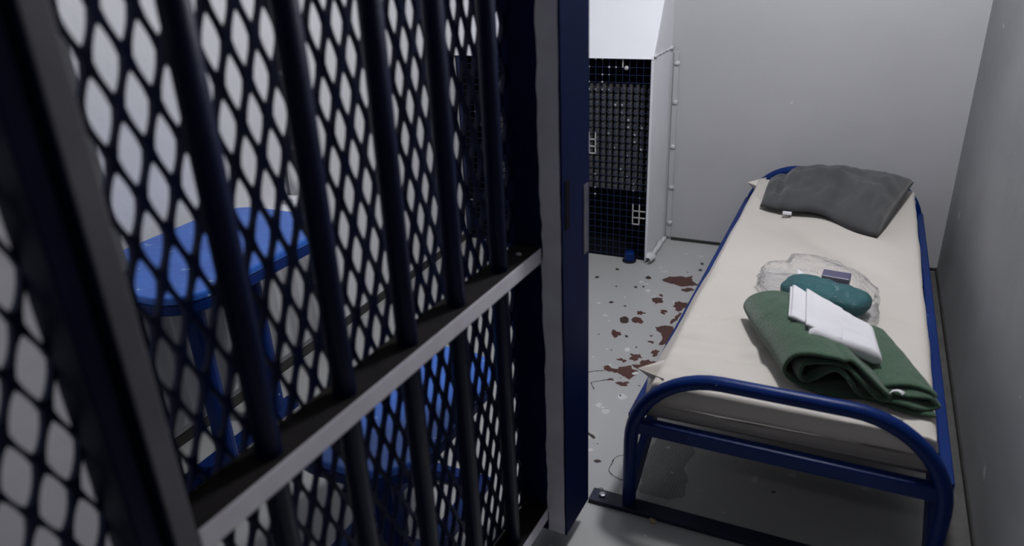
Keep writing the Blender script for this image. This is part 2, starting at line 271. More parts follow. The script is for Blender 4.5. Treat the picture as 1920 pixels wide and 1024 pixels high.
for c in CRACK:
    q = crom([(x, y, 0) for x, y in c], 5)
    L_, R_ = [], []
    for i, p in enumerate(q):
        t = (q[min(i + 1, len(q) - 1)] - q[max(i - 1, 0)]).normalized(); nn = Vector((-t.y, t.x, 0)) * 0.0016 * (0.6 + abs(fbm(p.x * 50, p.y * 50)) * 1.5)
        p = p + Vector((fbm(p.x * 90, p.y * 90), fbm(p.y * 90, p.x * 90), 0)) * 0.003
        L_.append(fb.verts.new((*(p + nn).xy, 0.0008))); R_.append(fb.verts.new((*(p - nn).xy, 0.0008)))
    for i in range(len(q) - 1):
        fb.faces.new((L_[i], R_[i], R_[i + 1], L_[i + 1])).material_index = 2
# shade of the gap beside the bed, painted on the floor along the right wall
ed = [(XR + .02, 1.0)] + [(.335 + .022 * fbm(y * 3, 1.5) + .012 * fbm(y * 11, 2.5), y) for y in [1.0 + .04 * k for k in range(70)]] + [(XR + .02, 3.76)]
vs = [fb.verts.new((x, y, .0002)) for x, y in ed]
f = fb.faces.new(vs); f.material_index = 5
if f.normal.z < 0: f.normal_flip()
struct('floor', fb, [M['floor'], M['red'], M['darkstain'], M['whitestain'], M['tile'], M['gap_shade']])
struct('ceiling', bx(XL - .1, XR + .1, YF - .1, YB + .1, ZC, ZC + .1), M['dim'])
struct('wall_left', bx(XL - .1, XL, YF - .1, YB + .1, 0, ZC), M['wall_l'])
rw = bx(XR, XR + .1, YF - .1, YB + .1, 0, ZC)
random.seed(21)
for k in range(46):   # pale scratches and chips in the paint
    y, z = random.uniform(1.35, 2.9), random.uniform(.45, 1.35); l_ = random.uniform(.01, .09); sl = random.uniform(-.25, .25)
    if k % 4 == 0: l_ = random.uniform(.003, .008); w_ = .003
    else: w_ = random.uniform(.0005, .0012)
    f = rw.faces.new([rw.verts.new((XR - .0004, yy, zz)) for yy, zz in ((y, z), (y + w_, z), (y + w_ + sl * l_, z + l_), (y + sl * l_, z + l_))]); f.material_index = 1
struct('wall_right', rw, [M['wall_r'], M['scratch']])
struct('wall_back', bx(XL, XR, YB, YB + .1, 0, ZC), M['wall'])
struct('wall_corridor', bx(XL, XR, YF - .1, YF, 0, ZC), M['dim'])
# masonry pier of the cell front, its chipped corner towards the door
pb = nb(); n = 70
def pier(u, v):
    z = ZC * v
    path = [(XL, .64), (-0.925, .64), (-0.925, .5), (XL, .5)]
    k = min(int(u * 3), 2); t = u * 3 - k
    return Vector((path[k][0] * (1 - t) + path[k + 1][0] * t, path[k][1] * (1 - t) + path[k + 1][1] * t, z))
rows = []
for j in range(n + 1):
    z = ZC * j / n
    e = 0.006 + 0.009 * max(0, fbm(z * 7, 3.3)) + (0.012 if 0.66 < z < 0.8 else 0)
    rows.append([pb.verts.new(p) for p in ((XL, .64, z), (-0.925, .64, z), (-0.925, .5 + e, z), (-0.925 - e, .5, z), (XL, .5, z))])
for a, b in zip(rows, rows[1:]):
    for k in range(4): pb.faces.new((a[k], a[k + 1], b[k + 1], b[k])).material_index = 1 if k == 2 else 2 if k == 1 and a[0].co.z < 1.1 else 0  # lower reveal coloured dark blue so that its dimness is painted in
struct('wall_front', pb, [M['wall_l'], M['white'], M['door_blue']])
bb = nb(); box(bb, XL, XL + .012, .64, 3.42, 0, .035)
struct('baseboard_left', bb, M['grime'])
bb = nb(); box(bb, -0.86, XR, YB - .006, YB, 0, .016)
struct('baseboard_back', bb, M['grime'])
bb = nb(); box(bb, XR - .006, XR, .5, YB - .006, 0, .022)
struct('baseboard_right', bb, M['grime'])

# cell ceiling lamp, and a housing added for the corridor fill (out of the frame)
t = thing('ceiling_lamp', 'round bulkhead lamp on the ceiling of the cell above the bed', 'lamp', (LAMP[0], LAMP[1], ZC))
obj('housing', cyl((LAMP[0], LAMP[1], ZC - .06), (LAMP[0], LAMP[1], ZC), .15, 28), M['panel'], t, bevel=.006)
t = thing('ceiling_lamp', 'added flat housing of the unseen corridor fill light outside the cell', 'lamp', (-1.1, -0.75, ZC))
obj('housing', bx(-1.55, -.65, -.95, -.55, ZC - .07, ZC), M['panel'], t, bevel=.006)

# ---------------------------------------------------------------- radiator alcove at the back left
RX, RY, RZ = -0.90, 3.42, 1.022
t = thing('radiator_casing', 'pale grey radiator casing with sloped white hood and blue wire grille in back corner', 'radiator cover', ((XL + RX) / 2, 3.6, 0))
obj('side_panel', bx(RX - .012, RX, RY, YB, 0, RZ), M['panel'], t, bevel=.003)
hb = nb()   # sloped hood
ZT = 1.56
q = [(XL, RY - .004, RZ - .012), (RX, RY - .004, RZ - .012), (RX, YB, ZT), (XL, YB, ZT)]
w = [hb.verts.new(p) for p in q]
w2 = [hb.verts.new(p) for p in ((XL, RY + .02, RZ - .012), (RX, RY + .02, RZ - .012), (RX, YB, ZT - .05), (XL, YB, ZT - .05))]
hb.faces.new(w); hb.faces.new(w2[::-1]); hb.faces.new((w[0], w2[0], w2[1], w[1])); hb.faces.new((w[3], w[2], w2[2], w2[3])); hb.faces.new((w[0], w[3], w2[3], w2[0]))
hb.faces.new((w[1], w2[1], w2[2], w[2]))
obj('hood', hb, M['white'], t)
gb = nb()
va = [gb.verts.new(p) for p in ((RX - .012, RY + .008, RZ - .005), (RX - .012, YB, RZ - .005), (RX - .012, YB, ZT - .008))]
vb = [gb.verts.new((x + .0115, y, z)) for x, y, z in (v.co for v in va)]
gb.faces.new(va); gb.faces.new(vb[::-1])
for i in range(3): gb.faces.new((va[i], va[(i + 1) % 3], vb[(i + 1) % 3], vb[i]))
obj('hood_cheek', gb, M['panel'], t)
sb = nb()     # lumpy weld seam between cheek and panel
sweep(sb, [Vector((RX + .001, RY + .01 + (YB - RY - .015) * k / 16, RZ - .002 + .002 * math.sin(k * 2.1))) for k in range(17)], [.0035 + .003 * abs(fbm(k * 1.7, 2)) + (.006 if k in (1, 15, 16) else 0) for k in range(17)], 8)
obj('weld_seam', sb, M['plaster'], t, smooth=True)
lb = nb()     # plaster smeared along the panel's foot
def lump(u, v):
    y = RY - .03 + (YB - RY + .01) * u; s = v * PI
    r = .012 + .016 * abs(fbm(u * 9, v * 3, 1)) + .02 * gauss(u - .1, .12)
    return Vector((RX + .004 + r * .9 * math.sin(s) * 1.2, y, .0 + max(0, r * 1.6 * (1 - v)) + .001))
sheet_grid(lump, 30, 8, lb)
obj('plaster_smear', lb, M['plaster'], t, smooth=True)
# grille of square wires, some clogged with white paint
wb = nb(); px_, pz_ = .0334, .0352
X0, X1, Z0, Z1 = XL + .01, RX - .012, .004, RZ - .014
nx = int((X1 - X0) / px_); nz = int((Z1 - Z0) / pz_)
yg = RY + .012
def wirebox(x0, x1, z0, z1, mi, g=0.0): box(wb, x0 - g, x1 + g, yg - .0012 - g, yg + .0012 + g, z0 - g, z1 + g, mi)
for i in range(nx + 1):
    x = X1 - .004 - i * px_; wirebox(x - .0012, x + .0012, Z0, Z1, 0)
for k in range(nz + 1):
    z = Z1 - .004 - k * pz_; wirebox(X0, X1, z - .0012, z + .0012, 0)
random.seed(11)
def wcell(i, k, side):      # a white painted length of wire; i columns from the right, k rows from the top
    x = X1 - .004 - i * px_; z = Z1 - .004 - k * pz_
    if side == 'h': wirebox(x - px_, x, z - .0014, z + .0014, 1, .0012)
    elif side == 'v': wirebox(x - .0014, x + .0014, z - pz_, z, 1, .0012)
    else:
        g_ = random.uniform(.0012, .0032); wirebox(x - g_, x + g_, z - g_, z + g_, 1, .001)
for k in range(11, 14):
    for i in (8, 9): wcell(i, k, 'h')
    for i in (8, 9): wcell(i, k - 1 if k < 13 else 12, 'v')
for k in range(21, 24):
    wcell(1, k, 'h'); wcell(1, k, 'v') if k < 23 else None; wcell(2, k, 'v') if k < 23 else None; wcell(0, k, 'h') if k < 23 else None
wcell(1, 20, 'v'); wcell(2, 20, 'v'); wcell(4, 0, 'v')
for i, k in ((8, 0), (7, 0), (6, 1), (5, 1), (9, 1), (7, 2), (6, 2), (9, 3), (7, 3), (9, 4), (8, 4), (7, 4), (6, 4), (5, 6), (4, 6), (4, 7), (3, 8), (3, 9), (2, 10), (2, 11), (5, 12), (3, 13), (4, 15), (3, 16), (2, 17), (2, 18), (1, 19), (8, 16), (8, 18), (8, 19), (1, 9), (1, 12), (6, 10)): wcell(i, k, 'd')
for k in range(26): wcell(random.randint(16, nx - 1), random.randint(1, nz - 1), random.choice('hvd'))
obj('wire_grille', wb, [M['wire'], M['wire_white']], t)
obj('grille_frame', bx(X0, X0 + .02, yg - .006, yg + .006, Z0, Z1), M['wire'], t)
obj('grille_frame', bx(X1 - .004, X1, yg - .006, yg + .006, Z0, Z1), M['wire'], t)
kb = nb(); 
sweep(kb, [(-1.05 + .02, yg - .004, RZ - .055), (-1.05 + .02, yg - .016, RZ - .055)], [.011, .008], 10)
obj('paint_blob', kb, M['wire_white'], t, smooth=True)
rc = nb(); box(rc, XL, RX - .0135, YB - .006, YB - .001, 0, RZ); box(rc, XL, RX - .0135, RY + .016, YB - .006, .0009, .003); box(rc, XL, XL + .003, RY + .016, YB - .006, .003, RZ); box(rc, RX - .0165, RX - .0135, RY + .016, YB - .006, .003, RZ)
struct('recess_shade_lining', rc, M['void'])  # black lining added to paint deep shade inside the radiator recess
t = thing('radiator', 'dark grey cast iron radiator behind the blue wire grille', 'radiator', ((XL + RX) / 2, 3.56, 0))
sec = None
for i in range(28):
    xx = X1 - .022 - i * px_
    if sec is None:
        s_ = nb()
        for k in range(15):
            z = .345 + k * pz_; box(s_, xx - .0105, xx + .0105, 3.50, 3.56, z, z + .026)
        box(s_, xx - .008, xx + .008, 3.515, 3.55, .34, .875)
        sec = obj('section', s_, M['radiator'], t, bevel=.002); x00 = xx
    else:
        c = sec.copy(); COL.objects.link(c); c.parent = t; c.location.x += xx - x00
obj('feed_pipe', sweep(nb(), [(-1.87, 3.53, .38), (-0.945, 3.53, .38), (-0.935, 3.53, .36), (-0.935, 3.53, .005)], .011), M['black'], t, smooth=True)
t = thing('radiator_valve', 'small blue valve on the floor in front of the radiator grille', 'valve', (-0.985, 3.40, 0))
obj('valve_body', sweep(nb(), [(-0.985, 3.40, .008), (-0.985, 3.40, .05), (-0.985, 3.40, .055)], [.026, .026, .018], 14), M['blue'], t, smooth=False, bevel=.002)
obj('flange', sweep(nb(), [(-0.985, 3.40, 0), (-0.985, 3.40, .008)], .035, 14), M['black'], t)

# conduit strip beside the casing
t = thing('conduit_strip', 'thin grey painted conduit strip with white blobs on back wall', 'conduit', (-0.875, YB, 0))
obj('strip', bx(-0.888, -0.862, YB - .012, YB, .02, 1.0), M['wall'], t, bevel=.003)
for z in (.945, .75, .52, .30, .10):
    b = nb(); bmesh.ops.create_icosphere(b, subdivisions=2, radius=.013)
    for vv in b.verts: vv.co = Vector((-0.868 + random.uniform(-.004, .004), YB - .013, z)) + Vector((vv.co.x * 1.1, vv.co.y * .7, vv.co.z)) * (1 + .3 * fbm(vv.co.x * 90, vv.co.z * 90, z))
    obj('screw_blob', b, M['plaster'], t, smooth=True)

# ---------------------------------------------------------------- left wall: ribbed casing, pipe stub, white edge
t = thing('wall_casing', 'low grey ribbed casing with white ledge along left wall behind the table', 'casing', (XL, 1.6, 0))
cb = nb(); ny = 150; ya, yb_ = .75, 2.13
prof = []
for i in range(ny + 1):
    y = ya + (yb_ - ya) * i / ny; ph = ((y - ya) / .115) % 1.0
    d = .028 * (gauss(ph - .35, .10) + .6 * gauss(ph - .72, .07))
    prof.append((XL + .035 + d, y))
lo = [cb.verts.new((x, y, .075)) for x, y in prof]; mid = [cb.verts.new((x, y, .13)) for x, y in prof]; hi = [cb.verts.new((x, y, .63)) for x, y in prof]
for vv in lo: vv.co.x = XL + .03
for a, b in ((lo, mid), (mid, hi)):
    for i in range(ny): cb.faces.new((a[i], a[i + 1], b[i + 1], b[i]))
obj('ribbed_front', cb, M['wall'], t, smooth=True)
obj('ledge', bx(XL, XL + .075, ya, yb_ + .05, .63, .648), M['white'], t, bevel=.003)
obj('end_post', bx(XL, XL + .06, yb_, yb_ + .045, 0, .63), M['white'], t, bevel=.004)
t = thing('pipe_stub', 'short white painted pipe and flange on left wall above the ledge', 'pipe', (XL, 2.07, .65))
obj('pipe', sweep(nb(), [(XL + .022, 2.085, .648), (XL + .022, 2.085, .80)], .018, 12), M['plaster'], t, smooth=True)
obj('flange', bx(XL, XL + .055, 2.03, 2.14, .648, .672), M['white'], t, bevel=.004)

# ---------------------------------------------------------------- table and stool
def top(name, x0, x1, y0, y1, r, z0, z1, parent):
    b = prism(nb(), rrect(x0, x1, y0, y1, r, 10), z0, z1)
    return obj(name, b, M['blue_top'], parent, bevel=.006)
def band(name, x0, x1, y0, y1, r, z0, z1, parent):
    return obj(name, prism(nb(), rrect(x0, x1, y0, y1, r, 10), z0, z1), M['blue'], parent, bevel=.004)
t = thing('table', 'blue worn metal table with rounded corners standing against left wall', 'table', (-1.65, 1.4, 0))
top('tabletop', -1.885, -1.42, 1.085, 1.735, .12, .728, .75, t)
band('apron', -1.883, -1.423, 1.088, 1.732, .118, .697, .726, t)
obj('leg', cyl((-1.645, 1.295, .03), (-1.645, 1.295, .70), .030), M['blue'], t, smooth=False)
obj('leg', cyl((-1.745, 1.62, .03), (-1.745, 1.62, .70), .026), M['blue'], t, smooth=False)
obj('foot_bar', bx(-1.77, -1.72, 1.0, 1.70, 0, .035), M['blue'], t, bevel=.004)
obj('foot_bar', bx(-1.72, -1.60, 1.265, 1.325, 0, .03), M['blue'], t, bevel=.004)
t = thing('stool', 'blue worn metal seat with rounded corners behind the barred door', 'stool', (-0.98, 1.33, 0))
top('seat', -1.165, -0.80, 1.03, 1.60, .13, .428, .45, t)
band('apron', -1.163, -0.803, 1.033, 1.597, .128, .395, .426, t)
obj('leg', bx(-1.035, -0.975, 1.22, 1.28, .03, .40), M['blue'], t, bevel=.004)
obj('foot_bar', bx(-1.15, -1.105, 0.95, 1.575, 0, .035), M['blue'], t, bevel=.004)
obj('foot_bar', bx(-0.92, -0.87, 0.95, 1.575, 0, .035), M['blue'], t, bevel=.004)
obj('cross_bar', bx(-1.105, -0.92, 1.535, 1.575, 0, .034), M['blue'], t, bevel=.004)
obj('cross_bar', bx(-1.105, -0.92, 1.23, 1.27, 0, .034), M['blue'], t, bevel=.004)

# ---------------------------------------------------------------- barred door and the fixed grille beside it
DA = Vector((-.642, .458, 0)); DT = Vector((.0349, .99939, 0)).normalized(); DN = Vector((DT.y, -DT.x, 0))
def dw(u, off, z): return DA + DT * u + DN * off + Vector((0, 0, z))
def dbox(bm, u0, u1, o0, o1, z0, z1, mi=0):
    n0 = len(bm.verts); box(bm, u0, u1, o0, o1, z0, z1, mi); bm.verts.ensure_lookup_table()
    for vv in bm.verts[n0:]: vv.co = dw(vv.co.x, vv.co.y, vv.co.z)
    return bm
PU, PZ = .0460, .1005
def expanded(u0, u1, z0, z1, pu0, pz0, off, th=.010):
    bm = nb(); a, b = PU / 2, PZ / 2
    def cell(cu, cz):
        outer, inner = [], []
        for k in range(16):
            an = 2 * PI * k / 16; c, s = math.cos(an), math.sin(an)
            ro = 1 / (abs(c) + abs(s)); outer.append((cu + a * ro * c, cz + b * ro * s))
            ri = 1 / (abs(c) ** 1.3 + abs(s) ** 1.3) ** (1 / 1.3) * .77
            inner.append((cu + a * ri * c, cz + b * ri * s))
        def clampp(p): return (min(max(p[0], u0), u1), min(max(p[1], z0), z1))
        outer = [clampp(p) for p in outer]; inner = [clampp(p) for p in inner]
        of = [bm.verts.new(dw(p[0], off, p[1])) for p in outer]; nf = [bm.verts.new(dw(p[0], off, p[1])) for p in inner]
        nk = [bm.verts.new(dw(p[0], off - th, p[1])) for p in inner]; ob = [bm.verts.new(dw(p[0], off - th, p[1])) for p in outer]
        for k in range(16):
            j = (k + 1) % 16
            bm.faces.new((of[k], of[j], nf[j], nf[k])); bm.faces.new((nf[k], nf[j], nk[j], nk[k])); bm.faces.new((nk[k], nk[j], ob[j], ob[k]))
    i0 = int((u0 - pu0) / a) - 2; i1 = int((u1 - pu0) / a) + 2; k0 = int((z0 - pz0) / b) - 2; k1 = int((z1 - pz0) / b) + 2
    for i in range(i0, i1 + 1):
        for k in range(k0, k1 + 1):
            if (i + k) % 2: continue
            cu, cz = pu0 + i * a, pz0 + k * b
            if cu < u0 - a * .7 or cu > u1 + a * .7 or cz < z0 - b * .7 or cz > z1 + b * .7: continue
            cell(cu, cz)
    bmesh.ops.remove_doubles(bm, verts=bm.verts, dist=1e-5)
    return bm
DZ0, DZ1 = .07, 2.06
t = thing('barred_door', 'open dark blue cell door of bars and diamond mesh with grey painted edges', 'door', tuple(dw(-.04, -.03, 0)))
hs = nb(); dbox(hs, -.048, -.018, -.075, 0, DZ0, DZ1)
def edge_faces(o):
    for p in o.data.polygons:
        if p.normal.dot(DN) > .9: p.material_index = 1
        elif p.normal.z > .9: p.material_index = 2
EM = [M['door_blue'], M['door_grey'], M['rail_dust']]
def framed(name, bm): 
    o = obj(name, bm, EM, t); edge_faces(o); mod(o, 'BEVEL', width=.003, segments=2, limit_method='ANGLE'); return o
framed('hinge_stile', hs).data.materials[1] = M['door_grey_shaded']
framed('middle_rail', dbox(nb(), -.018, .945, -.068, 0, .848, .886))
framed('bottom_rail', dbox(nb(), -.018, .945, -.068, 0, .105, .145))
framed('top_rail', dbox(nb(), -.018, .945, -.068, 0, DZ1 - .04, DZ1))
# lock stile: grey front plate with a ragged paint edge, blue box behind it
lk = nb(); nz_ = 80
fr = []
for k in range(nz_ + 1):
    z = DZ0 + (DZ1 - DZ0) * k / nz_; wv = .006 * fbm(z * 9, 4.2) + .003 * fbm(z * 31, 1.2)
    fr.append([lk.verts.new(dw(.945 + (.0 if i else .0), o_, z)) for i, o_ in enumerate((-.08, .0 + wv, .047 + .25 * wv, .052))])
bk = [[lk.verts.new(dw(1.10, o_, z)) for o_ in (-.08, .052)] for z in (DZ0, DZ1)]
for a, b in zip(fr, fr[1:]):
    for k in range(3): lk.faces.new((a[k], a[k + 1], b[k + 1], b[k])).material_index = 1 if k == 1 else 0
# side, back and caps
lk.faces.new([r[3] for r in fr] + [bk[1][1], bk[0][1]])
lk.faces.new([r[0] for r in fr][::-1] + [bk[0][0], bk[1][0]])
lk.faces.new((bk[0][0], bk[0][1], bk[1][1], bk[1][0]))
lk.faces.new(fr[0] + [bk[0][1], bk[0][0]]); lk.faces.new(fr[-1][::-1] + [bk[1][0], bk[1][1]])
obj('lock_stile', lk, [M['lock_blue'], M['door_grey'], M['rail_dust']], t)
slot = obj('lock_slot', dbox(nb(), .958, .982, .0515, .0535, .93, 1.04), M['void'], t)
slot['label'] = 'black lock slot'
wp = obj('rub_plate', dbox(nb(), 1.066, 1.094, .0515, .0535, .83, 1.0), M['rub'], t); wp['label'] = 'dull worn rub plate'
for (u0, u1) in ((.130, 0), (.291, 0), (.460, 0), (.622, 0), (.797, 0)):
    obj('bar', cyl(dw(u0, -.029, DZ0 + .05), dw(u0, -.029, DZ1 - .02), .0185, 14), M['door_blue'], t, smooth=True)
obj('mesh_panel', expanded(-.02, .95, .14, .850, .0245, 1.413, -.070), M['door_blue'], t)
obj('mesh_panel', expanded(-.02, .95, .860, DZ1 - .035, .0245, 1.413, -.070), M['door_blue'], t)
rb = nb(); bmesh.ops.create_icosphere(rb, subdivisions=2, radius=.006)
for vv in rb.verts: vv.co = dw(.885, -.026, .888) + Vector((vv.co.x, vv.co.y, vv.co.z * .7))
rv = obj('rivet', rb, M['steel'], t, smooth=True); rv['label'] = 'bright bare rivet head'

t = thing('side_grille', 'fixed dark mesh grille panel between the door hinge and the camera side', 'grille', tuple(dw(-.3, -.03, 0)))
obj('post', dbox(nb(), -.080, -.054, -.070, -.012, 0, 2.7), M['door_blue'], t, bevel=.003)
obj('post', dbox(nb(), -.60, -.56, -.05, -.004, 0, 2.7), M['door_blue'], t, bevel=.003)
obj('mesh_panel', expanded(-.562, -.076, .05, 2.1, -.098, 1.138, -.062), M['door_blue'], t)
obj('bottom_rail', dbox(nb(), -.56, -.102, -.05, -.004, .0, .055), M['door_blue'], t)
obj('top_rail', dbox(nb(), -.56, -.102, -.05, -.004, 2.09, 2.14), M['door_blue'], t)

# ---------------------------------------------------------------- bed
bed = thing('bed', 'single bed with bent blue tube frame standing along right wall', 'bed', (-.07, 2.66, 0))
BX0, BX1, BYF, BYH, BZT = -.459, .302, 1.645, 3.685, .471
def hoop(y, yb):
    Rr = .232; P = [(BX0, y, .012), (BX0, y, .10), (BX0, y, .20)]
    for k in range(0, 13):
        a = PI - PI / 2 * k / 12; P.append((BX0 + Rr + Rr * math.cos(a), y, BZT - Rr + Rr * math.sin(a)))
    for k in range(0, 13):
        a = PI / 2 - PI / 2 * k / 12; P.append((BX1 - Rr + Rr * math.cos(a), y, BZT - Rr + Rr * math.sin(a)))
    P += [(BX1, y, .20), (BX1, y, .10), (BX1, y, .012)]
    return sweep(nb(), P, .0195, 18)
obj('footboard', hoop(BYF, 1), M['blue'], bed, smooth=True)
obj('headboard', hoop(BYH, -1), M['blue'], bed, smooth=True)
for y in (BYF, BYH):
    obj('cross_bar', bx(BX0 + .012, BX1 - .012, y - .012, y + .018, .268, .312), M['blue'], bed, bevel=.006)
    pl = obj('foot_plate', bx(BX0 - .115, BX1 + .06, y - .027, y + .027, 0, .014), M['plate'], bed, bevel=.002)
    for x in (BX0 - .08,):
        sub('bolt', sweep(nb(), [(x, y, .014), (x, y, .022), (x, y, .024)], [.011, .011, .006], 6), M['steel'], pl)
for x in (BX0, BX1):
    obj('side_rail', bx(x - .014, x + .014, BYF + .015, BYH - .015, .272, .315), M['blue'], bed, bevel=.004)
    for y, s in ((BYF, 1), (BYH, -1)):
        b = nb(); p = [(y + s * .015, .03), (y + s * .05, .03), (y + s * .50, .275), (y + s * .40, .275), (y + s * .018, .09)]
        va = [b.verts.new((x - .011, yy, zz)) for yy, zz in p]; vb = [b.verts.new((x + .011, yy, zz)) for yy, zz in p]
        b.faces.new(va); b.faces.new(vb[::-1])
        for i in range(5): b.faces.new((va[i], va[(i + 1) % 5], vb[(i + 1) % 5], vb[i]))
        obj('brace', b, M['blue'], bed)
for k in range(8):
    y = 1.80 + k * .245; obj('slat', bx(BX0 + .013, BX1 - .013, y - .02, y + .02, .300, .3125), M['black'], bed)

# ---------------------------------------------------------------- mattress in its cream cover
MX0, MX1, MY0, MY1, MZ0, MZ1 = -.412, .262, 1.680, 3.655, .3135, .430
CRE = [((-.30, 3.15), (.16, 2.55), .05, -.007), ((-.30, 3.3), (.20, 2.85), .05, .004), ((-.37, 3.05), (-.05, 2.75), .06, -.003), ((-.40, 2.02), (-.27, 2.14), .012, -.007), ((-.41, 1.93), (-.28, 1.95), .012, .006),
       ((-.40, 1.86), (-.12, 1.88), .022, -.006), ((-.35, 1.80), (-.15, 1.95), .02, .004), ((-.28, 2.0), (-.20, 1.85), .03, -.004), ((-.41, 2.2), (-.36, 2.45), .02, .004), ((.08, 2.30), (.26, 2.24), .012, -.002), ((-.40, 1.745), (-.1, 1.715), .015, -.004), ((-.41, 3.35), (-.33, 3.2), .02, .004)]
mb = nb()
def mattress_ring():
    pts = []   # cross-section from bottom left over the top to bottom right, parameter along x / z
    return pts
nu, nv = 130, 52
side = 8
def mat_pt(i, j):       # i along y, j across the section
    y = MY0 + (MY1 - MY0) * (i / nu)
    e0 = gauss(y - MY0, .035); e1 = gauss(y - MY1, .035)
    s = j / nv
    # section: rounded rectangle, wider at its foot
    if s < .12: k = s / .12; bu = .020 + .030 * max(0, min(1, 1 - (y - 1.75) / 1.5)) * max(0, min(1, (y - 1.68) / .14)); a = (MX0 - bu * math.cos(k * PI / 2) ** .7 - .002, MZ0 + (MZ1 - MZ0 - .02) * k)
    elif s < .18: k = (s - .12) / .06; an = PI - PI / 2 * k; a = (MX0 + .018 + .02 * math.cos(an), MZ1 - .02 + .02 * math.sin(an))
    elif s < .82: k = (s - .18) / .64; a = (MX0 + .018 + (MX1 - MX0 - .036) * k, MZ1)
    elif s < .88: k = (s - .82) / .06; an = PI / 2 - PI / 2 * k; a = (MX1 - .018 + .02 * math.cos(an), MZ1 - .02 + .02 * math.sin(an))
    else: k = (s - .88) / .12; a = (MX1 + .002 + .02 * k, MZ1 - .02 - (MZ1 - MZ0 - .02) * k)
    x, z = a
    y -= .010 * e0 * max(0, min(1, (z - MZ0) / .10))
    if .15 < s < .85:
        z += .0035 * fbm(x * 2.5, y * 2.0, 5) + .0012 * fbm(x * 12, y * 7, 2)
        for (p, q, w_, h_) in CRE:
            d, tt = segd(x, y, *p, *q); z += 2.8 * h_ * gauss(d, w_) * math.sin(PI * (.12 + .76 * tt))
        z -= .012 * (gauss(y - MY0, .022) + gauss(y - MY1, .022))
    else:
        x += .004 * fbm(y * 4, z * 9, 3) * (1 if x > 0 else -1)
    return Vector((x, y, z))
V = [[mb.verts.new(mat_pt(i, j)) for j in range(nv + 1)] for i in range(nu + 1)]
for i in range(nu):
    for j in range(nv): mb.faces.new((V[i][j], V[i][j + 1], V[i + 1][j + 1], V[i + 1][j]))
for i in range(nu): mb.faces.new((V[i][nv], V[i][0], V[i + 1][0], V[i + 1][nv]))
# end faces as grids with the folded seam across the foot end
def endface(i, sgn):
    ring = V[i]; prev = ring
    cxm, czm = (MX0 + MX1) / 2, (MZ0 + MZ1) / 2
    for lay, (kx, kz, dy) in enumerate(((.995, .94, .002), (.990, .75, .003), (.985, .42, .0035), (.980, .13, .005), (.975, .03, .010))):
        cur = []
        for vv in ring:
            x, z = vv.co.x, vv.co.z
            xx = cxm + (x - cxm) * kx; zc = czm + .008 * math.sin(x * 5.5) + .004 * fbm(x * 9, 1) - .006
            cur.append(mb.verts.new((xx, vv.co.y - sgn * dy * (1 + .35 * fbm(x * 5, 3)), zc + (z - czm) * kz)))
        for j in range(nv): mb.faces.new((prev[j], prev[j + 1], cur[j + 1], cur[j]))
        mb.faces.new((prev[nv], prev[0], cur[0], cur[nv])); prev = cur
    mb.faces.new(prev)
endface(0, 1); endface(nu, -1)
mt = obj('mattress', mb, M['mattress'], smooth=True)
tag(mt, 'cream covered mattress lying on the blue bed frame', 'mattress')
def ear(tip, p0, p1, zlo):
    b = nb(); T = Vector(tip); A = Vector(p0); B = Vector(p1); C = Vector((A.x * .5 + B.x * .5, A.y * .5 + B.y * .5, zlo))
    def f(u, v):
        base = (A.lerp(C, v * 2) if v < .5 else C.lerp(B, v * 2 - 1))
        p = base.lerp(T, u ** .8); p.z += .004 * math.sin(v * 9) * (1 - u)
        return p
    sheet_grid(f, 8, 8, b)
    o = sub('cover_corner', b, M['mattress'], mt, smooth=True); mod(o, 'SOLIDIFY', thickness=.003, offset=0)
ear((-.470, 1.735, .415), (-.395, 1.80, .428), (-.385, 1.688, .425), .36)
ear((-.462, 3.60, .412), (-.40, 3.50, .428), (-.38, 3.65, .428), .37)

# ---------------------------------------------------------------- charcoal pillow
pil = nb()
FL = [(-.345, 3.165), (-.22, 3.115), (-.08, 3.075), (.03, 2.975), (.115, 2.925)]
BK = [(-.345, 3.46), (-.22, 3.60), (-.02, 3.64), (.14, 3.625), (.250, 3.60)]
FLc = crom([(x, y, 0) for x, y in FL], 12); BKc = crom([(x, y, 0) for x, y in BK], 12)
def pick(c, u):
    f = u * (len(c) - 1); i = min(int(f), len(c) - 2); return c[i].lerp(c[i + 1], f - i)
def pillow_side(top):
    def f(u, v):
        p = pick(FLc, u).lerp(pick(BKc, u), v)
        ex = (math.sin(PI * min(max(u, 0), 1)) ** .36) * (math.sin(PI * v) ** .5)
        h = .088 * ex * (1.0 + .35 * (u - .4)) * (1.05 - .05 * v)
        if top:
            h += ex * (.020 * fbm(u * 3.2, v * 2.4, 8) - .034 * gauss(u - .15, .025) + .016 * gauss(u - .21, .04) - .034 * gauss(u - .55, .05) * gauss(v, .30) + .018 * gauss(v - .42 - .10 * math.sin(u * 6), .06) * gauss(u - .55, .3) - .020 * gauss(v - .56 - .08 * math.sin(u * 5), .05) * gauss(u - .6, .3) + .014 * gauss(v - .25 + .5 * (u - .75), .05) * gauss(u - .8, .2) - .012 * gauss(u - .86 - .15 * v, .03) + .014 * fbm(u * 9, v * 5, 2) + .010 * abs(fbm(u * 5 + v * 3, v * 4 - u * 2, 9)))
            z = MZ1 + .014 + h + .034 * v + .016 * gauss(u - .42, .16) * (1 - v)
        else:
            z = MZ1 + .014 - .008 * ex + .034 * v * (1 - ex * .7) + .016 * gauss(u - .42, .16) * (1 - v)
        p = Vector((p.x, p.y - (.012 * gauss(u - .75, .2) - .022 * gauss(u - .54, .05)) * ex * (1 - v), z))
        return p
    return f
sheet_grid(pillow_side(True), 64, 30, pil); sheet_grid(pillow_side(False), 64, 30, pil)
bmesh.ops.remove_doubles(pil, verts=pil.verts, dist=1e-4)
po = obj('pillow', pil, M['pillow'], smooth=True)
